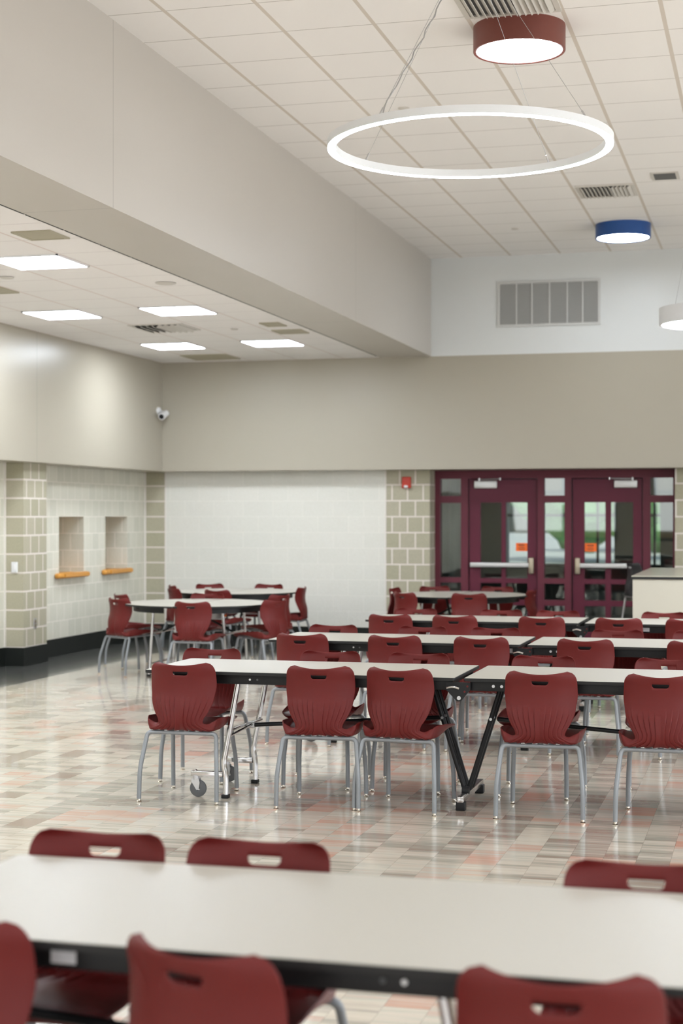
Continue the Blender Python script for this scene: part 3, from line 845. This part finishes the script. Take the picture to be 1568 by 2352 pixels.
add([(-3.172, 0, -3), (-2.608, 0, 0), (-1.869, 0, 1), (-1.232, 0, 0), (-.66, 0, 0)], 13.38, 0,
    ['leftmost maroon chair on the near side of '+T3, 'second maroon chair from the left on the near side of '+T3,
     'maroon chair left of the joint, near side of '+T3, 'maroon chair right of the joint, near side of '+T3,
     'maroon chair cut by right frame edge, near side of '+T3], g)
add([(-3.138, 0, 0), (-2.363, 0, 2), (-1.85, 0, 0), (-.925, 0, 0)], 14.40, 180,
    ['leftmost maroon chair facing the camera across '+T3, 'second maroon chair from left facing camera across '+T3,
     'third maroon chair from left facing camera across '+T3, 'maroon chair facing camera across '+T3+', before the cream counter'], g)
g = 'chairs around the nearer left round table'
CH += [(-5.52, 14.88, -2, 'maroon chair seen from behind in the middle of '+RA, g),
       (-6.51, 15.34, -32, 'nearer of two maroon chairs left of '+RA, g),
       (-6.84, 16.17, -44, 'farther of two maroon chairs left of '+RA+', by the block wall', g),
       (-4.80, 15.47, 66, 'nearer of two maroon chairs right of '+RA, g),
       (-5.08, 16.55, 70, 'farther of two maroon chairs right of '+RA, g),
       (-5.95, 16.62, 180, 'maroon chair just showing over the far side of '+RA+'', g)]
g = 'chairs around the far left round table'
CH += [(-7.09, 18.38, -58, 'leftmost maroon chair at '+RB+', in front of the khaki corner', g),
       (-6.78, 17.60, -48, 'maroon chair at the near left of '+RB, g),
       (-6.15, 17.36, -20, 'maroon chair on the near side of '+RB+', seen from behind', g),
       (-6.80, 18.95, -135, 'maroon chair at the far left of '+RB+', against the white wall', g),
       (-6.02, 19.08, 172, 'maroon chair at the far right of '+RB+', against the white wall', g),
       (-5.36, 18.33, 92, 'maroon chair in profile at the right side of '+RB, g)]
g = 'chairs around the round table in front of the doors'
CH += [(-4.33, 18.4, -96, 'leftmost maroon chair in profile at '+RC, g),
       (-3.97, 17.36, -38, 'maroon chair at the near left of '+RC, g),
       (-3.20, 17.27, 4, 'maroon chair on the near side of '+RC+', seen from behind', g),
       (-3.95, 19.0, -150, 'maroon chair at the far left of '+RC+', by the sidelight', g),
       (-3.18, 19.1, 180, 'maroon chair at the far side of '+RC+', behind it', g),
       (-2.62, 18.3, 84, 'maroon chair in profile at the right side of '+RC, g)]
def place(o, x, y, deg):
    a = R(deg); c, s = math.cos(a), math.sin(a)
    o.location = (x - s*.212, y + c*.212, 0); o.rotation_euler = (0, 0, a)
chair0 = make_chair('school_chair', CH[0][3]); remember(chair0)
for i, (x, y, deg, lb, g) in enumerate(CH):
    o = chair0 if i == 0 else copy_tree(chair0)
    o['label'] = lb; o['group'] = g; place(o, x, y, deg)

# black bar-height chair beyond the counter
t = thing('bar_chair', 'tall black plastic chair with silver legs behind the cream counter', 'chair', (-1.40, 18.72, 0), R(-62))
shell_part(SH, SPLIT, NR-1, 'backrest', 'black_shell', t, .31)
shell_part(SH, 0, SPLIT, 'seat', 'black_shell', t, .31)
for s in (-1, 1):
    MB().tube([(s*.12, -.175, .708), (s*.185, -.18, .708), (s*.235, -.27, .02)], .0125, 12, .05).build('leg', 'steel', t)
    MB().tube([(s*.12, .165, .722), (s*.175, .17, .722), (s*.215, .25, .02)], .0125, 12, .05).build('leg', 'steel', t)
    for q in ((s*.235, -.27), (s*.215, .25)): MB().cyl((q[0], q[1], 0), (q[0], q[1], .022), .016, 14).build('glide', 'black_metal', t)
m = MB().cyl((-.122, -.175, .708), (.122, -.175, .708), .0125, 12).cyl((-.122, .165, .722), (.122, .165, .722), .0125, 12)
m.tube([(-.218, -.233, .30), (.218, -.233, .30), (.201, .218, .30), (-.201, .218, .30)], .009, 10, closed=True)
m.build('foot_rail', 'steel', t)

# ------------------------------------------------------------------ mobile folding tables
def half_top(sgn, mb_top, mb_edge, mb_apron, D=.39, Lx=1.865):
    pass
def make_table(name, label, Y, X=-1.675):
    t = thing(name, label, 'table', (X, Y, 0), 0)
    D = .39; L0, L1 = .025, 1.865; r = .035
    for s in (-1, 1):
        def corner(cx, cy, a0, rr=r): return [(cx+rr*math.cos(R(a0+k*15)), cy+rr*math.sin(R(a0+k*15))) for k in range(7)]
        rr = .012
        poly = corner(L1-r, D-r, 0)[::1] + corner(L0+rr, D-rr, 90, rr) + corner(L0+rr, -D+rr, 180, rr) + corner(L1-r, -D+r, 270)
        poly = [(s*x, y) for x, y in poly]
        if s < 0: poly = poly[::-1]
        inner = [(x*1., y) for x, y in poly]
        cx = s*(L0+L1)/2
        inn = [(cx+(x-cx)*(1-.004/((L1-L0)/2)), y*(1-.004/D)) for x, y in poly]
        tp = MB().prism(inn, .730, .7402).build('tabletop', 'laminate', t, 30)
        MB().prism(poly, .7215, .7388, bev=.004).build('edge_band', 'black_edge', tp, 30)
        # aprons
        m = MB()
        for yy in (-.315, .315):
            m.box(min(s*.05, s*1.70), max(s*.05, s*1.70), yy-.010, yy+.010, .664, .7215, .003)
        for xx in (.10, 1.69): m.box(s*xx-.012, s*xx+.012, -.305, .305, .675, .7215)
        m.build('apron', 'black_metal', t)
        # end legs
        for yy in (-.305, .245):
            l = MB().tube([(s*1.305, yy, .71), (s*1.402, yy, .205), (s*1.388, yy, .135), (s*1.388, yy, .02)], .0165, 16, .03).build('leg', 'chrome', t)
            MB().box(s*1.39-.021, s*1.39+.021, yy-.021, yy+.021, 0, .022, .004).build('foot', 'black_metal', l)
            # caster outrigger
            b_ = MB().box(min(s*1.405, s*1.60), max(s*1.405, s*1.60), yy-.015, yy+.015, .122, .152, .003).build('caster_arm', 'chrome', t)
            c = MB()
            cx = s*1.572
            c.cyl((cx, yy, .100), (cx, yy, .124), .020, 18)
            for q in (-.016, .016): c.prism([(cx-.022, .108), (cx+.022, .108), (cx+.028, .085), (cx+.022, .042), (cx+.008, .042), (cx-.022, .09)], yy+q-.0015, yy+q+.0015, axis='y')
            c.cyl((cx+.014, yy-.020, .050), (cx+.014, yy+.020, .050), .005, 12)
            c = c.build('caster_fork', 'steel', t)
            MB().sphere((cx, yy, .150), .010, 12).build('bolt', 'chrome', b_)
            MB().lathe([(.014, -.012), (.042, -.012), (.0495, -.007), (.0505, 0), (.0495, .007), (.042, .012), (.014, .012)], seg=36, close=True).xf(Matrix.Translation((cx+.014, yy, .0505)) @ Matrix.Rotation(R(90), 4, 'X')).build('wheel', 'rubber', c)
        MB().cyl((s*1.375, -.30, .39), (s*1.35, .24, .39), .011, 14).cyl((s*1.375, -.30, .355), (s*1.31, -.03, .40), .008, 12).build('leg_crossbar', 'chrome', t)
        MB().box(min(s*1.30, s*1.35), max(s*1.30, s*1.35), -.05, -.005, .375, .41, .005).build('brace_bracket', 'steel', t)
        MB().cyl((s*1.32, -.03, .392), (s*.155, -.03, .475), .0125, 14).build('brace', 'black_metal', t)
        # V legs
        for yy in (-.16, -.06):
            l = MB().cyl((s*.012, yy, .088), (s*.195, yy, .668), .0145, 14).build('center_leg', 'black_metal', t)
            MB().cyl((s*.139, yy-.018, .49), (s*.139, yy+.018, .49), .008, 12).build('bolt', 'steel', l)
        for bx in (.180, .226): MB().cyl((s*bx, -.328, .692), (s*bx, -.3245, .692), .0085, 14).build('bolt', 'steel', t)
        for k, bx in enumerate((1.19, 1.235)): MB().cyl((s*bx, -.328, .692), (s*bx, -.3245, .692), .006, 12).build('bolt', 'steel' if k else 'rubber', t)
    MB().cyl((-.02, -.19, .088), (.02, -.19, .088), .022, 18).cyl((0, -.20, .088), (0, -.02, .088), .014, 14).build('pivot', 'black_metal', t)
    f = MB().box(-.018, .018, -.36, .28, .045, .078, .003).build('foot_bar', 'chrome', t)
    for yy in (-.335, .255): MB().box(-.026, .026, yy-.025, yy+.025, 0, .05, .005).build('foot', 'black_metal', f)
    h = MB().prism([(-.082, .712), (.055, .712), (.055, .672), (.0, .605), (-.022, .605), (-.082, .668)], -.345, -.339, axis='y').build('hinge_plate', 'black_metal', t, 0)
    MB().cyl((-.010, -.349, .624), (-.010, -.344, .624), .011, 16).build('bolt', 'steel', h)
    MB().tube([(-.078, -.352, .680), (-.04, -.356, .688), (-.008, -.352, .678)], .007, 8, .02).build('latch', 'chrome', h)
    for q in ((.038, .690), (.022, .660)): MB().cyl((q[0], -.347, q[1]), (q[0], -.344, q[1]), .006, 10).build('hole_disc', 'maroon_shell', h)  # maroon discs in place of holes that show the chair behind
    return t
ta = make_table('folding_table', 'long cream folding table with chrome wheeled legs, two-part top, in sharp focus', 9.15)
remember(ta)
for (X, Y, lb) in ((-1.675, 11.52, 'second long cream folding table, right behind the sharp one'),
                   (-1.545, 13.88, 'farthest long cream folding table, in front of the doors and counter'),
                   (-1.955, 3.505, 'large blurred cream folding table across the foreground')):
    o = copy_tree(ta); o.location = (X, Y, 0); o['label'] = lb
    o['group'] = 'long folding tables'
    sx = {11.52: -.077, 13.88: .525, 3.505: .487}[Y]
    MB().box(sx-.029, sx+.029, -.3268, -.3252, .676, .707).build('sticker', 'sticker', o, 0)
ta['group'] = 'long folding tables'

# ------------------------------------------------------------------ round folding tables
def make_round(name, label, x, y, rz, tagx):
    t = thing(name, label, 'table', (x, y, 0), rz, 'round folding tables')
    Rr = .765
    for s in (-1, 1):
        a0 = math.acos(.012/Rr)
        pts = [(s*Rr*math.cos(-a0+2*a0*k/48), Rr*math.sin(-a0+2*a0*k/48)) for k in range(49)]
        if s < 0: pts = pts[::-1]
        inn = [(s*.014+(px_-s*.014)*.994, py_*.994) for px_, py_ in pts]
        tp = MB().prism(inn, .730, .7402).build('tabletop', 'laminate', t, 30)
        MB().prism(pts, .7215, .7388, bev=.004).build('edge_band', 'black_edge', tp, 30)
        m = MB()
        for k in range(3, 45):
            a = -a0+2*a0*k/48; b = -a0+2*a0*(k+1)/48; q = Rr-.10
            c = Vector((s*q*(math.cos(a)+math.cos(b))/2, q*(math.sin(a)+math.sin(b))/2, .693))
            ang = math.atan2(c.y, c.x)
            m.obox(c, (.014, q*(b-a)*1.06, .058), Matrix.Rotation(ang, 3, 'Z'))
        m.build('apron', 'black_metal', t, 0)
        for yy in (-.33, .33):
            l = MB().tube([(s*.37, yy, .72), (s*.39, yy, .45), (s*.42, yy, .02)], .0155, 14, .05).build('leg', 'chrome', t)
            MB().box(s*.42-.02, s*.42+.02, yy-.02, yy+.02, 0, .022, .004).build('foot', 'black_metal', l)
        MB().cyl((s*.392, -.33, .44), (s*.392, .33, .44), .010, 12).cyl((s*.413, -.33, .13), (s*.413, .33, .13), .010, 12).build('leg_crossbar', 'chrome', t)
        MB().cyl((s*.39, -.02, .44), (s*.07, -.02, .60), .011, 12).build('brace', 'black_metal', t)
        MB().cyl((s*.015, -.10, .09), (s*.14, -.10, .69), .0135, 12).build('center_leg', 'black_metal', t)
    f = MB().box(-.018, .018, -.30, .30, .045, .078, .003).build('foot_bar', 'chrome', t)
    for yy in (-.27, .27): MB().box(-.024, .024, yy-.024, yy+.024, 0, .05, .005).build('foot', 'black_metal', f)
    c = MB().box(.05, .27, -.05, .05, .57, .665, .01).build('locking_case', 'steel', t)
    MB().box(.262, .30, -.012, .012, .60, .622, .004).build('release_tab', M['orange_sign'], c)
    return t
make_round('round_table', 'round cream folding table nearer of the two at left', -5.727, 15.69, 0, 0)
make_round('round_table', 'round cream folding table farther of the two at left, before the white wall', -6.177, 18.22, 0, 0)
make_round('round_table', 'round cream folding table with a centre seam in front of the burgundy doors', -3.45, 18.12, 0, 0)

# ------------------------------------------------------------------ counter
t = thing('serving_counter', 'cream panelled counter with pale top at the right, before the doors', 'counter', (-1.30, 15.46, 0))
MB().box(.012, 1.8, .012, 2.48, .09, 1.035).build('body', 'counter', t, 0)
MB().box(.04, 1.77, .04, 2.44, 0, .09).build('toe_kick', 'black_metal', t, 0)
c = MB().box(0, 1.82, 0, 2.50, 1.035, 1.057, .002).build('edge_band', 'black_edge', t, 0)
MB().box(.0, 1.82, 0, 2.50, 1.0575, 1.068, .003).build('countertop', 'counter_top', t, 0)

# ------------------------------------------------------------------ light
def area(name, loc, rot, sx, sy, power, col=(1, 1, 1), spread=180):
    l = bpy.data.lights.new(name, 'AREA'); l.shape = 'RECTANGLE'; l.size = sx; l.size_y = sy; l.energy = power; l.color = col; l.spread = R(spread)
    o = bpy.data.objects.new(name, l); COL.objects.link(o); o.location = loc; o.rotation_euler = rot; return o
for k, (a, b) in enumerate(wy): area('window_daylight', (XR+.02, (a+b)/2, 2.32), (0, R(50), 0), 2.65, b-a-.1, 170, (.93, .97, 1.))
for k, (a, b) in enumerate(wx): area('window_daylight', ((a+b)/2, Y0+.0, 2.02), (R(52), 0, 0), b-a-.1, 2.05, 60, (.93, .97, 1.))
w = bpy.data.worlds.new('world'); S.world = w; w.use_nodes = True
nt = w.node_tree; nt.nodes.clear()
out = nt.nodes.new('ShaderNodeOutputWorld'); bg = nt.nodes.new('ShaderNodeBackground')
sky = nt.nodes.new('ShaderNodeTexSky'); sky.sky_type = 'NISHITA'; sky.sun_disc = False; sky.sun_elevation = R(48); sky.sun_rotation = R(200)
sky.dust_density = 3.
L(nt, sky.outputs[0], bg.inputs[0]); bg.inputs[1].default_value = .13
L(nt, bg.outputs[0], out.inputs[0])
l = bpy.data.lights.new('sun', 'SUN'); l.energy = 2.4; l.angle = R(2); l.color = (1, .96, .9)
o = bpy.data.objects.new('sun', l); COL.objects.link(o); o.rotation_euler = (R(42), 0, R(25))

# ------------------------------------------------------------------ camera
cam = bpy.data.cameras.new('camera'); co = bpy.data.objects.new('camera', cam); COL.objects.link(co)
co.location = (0, 0, 1.635); co.rotation_euler = (R(90), 0, R(15))
cam.sensor_fit = 'VERTICAL'; cam.sensor_height = 36.; cam.sensor_width = 24.
cam.lens = 36.*3700/2352; cam.shift_y = 9/2352
cam.clip_end = 400; cam.clip_start = .05
cam.dof.use_dof = True; cam.dof.focus_distance = 9.0; cam.dof.aperture_fstop = 2.5
S.camera = co
S.view_settings.view_transform = 'Standard'; S.view_settings.look = 'None'
S.view_settings.gamma = 1.; S.view_settings.exposure = .49; S.view_settings.use_curve_mapping = False
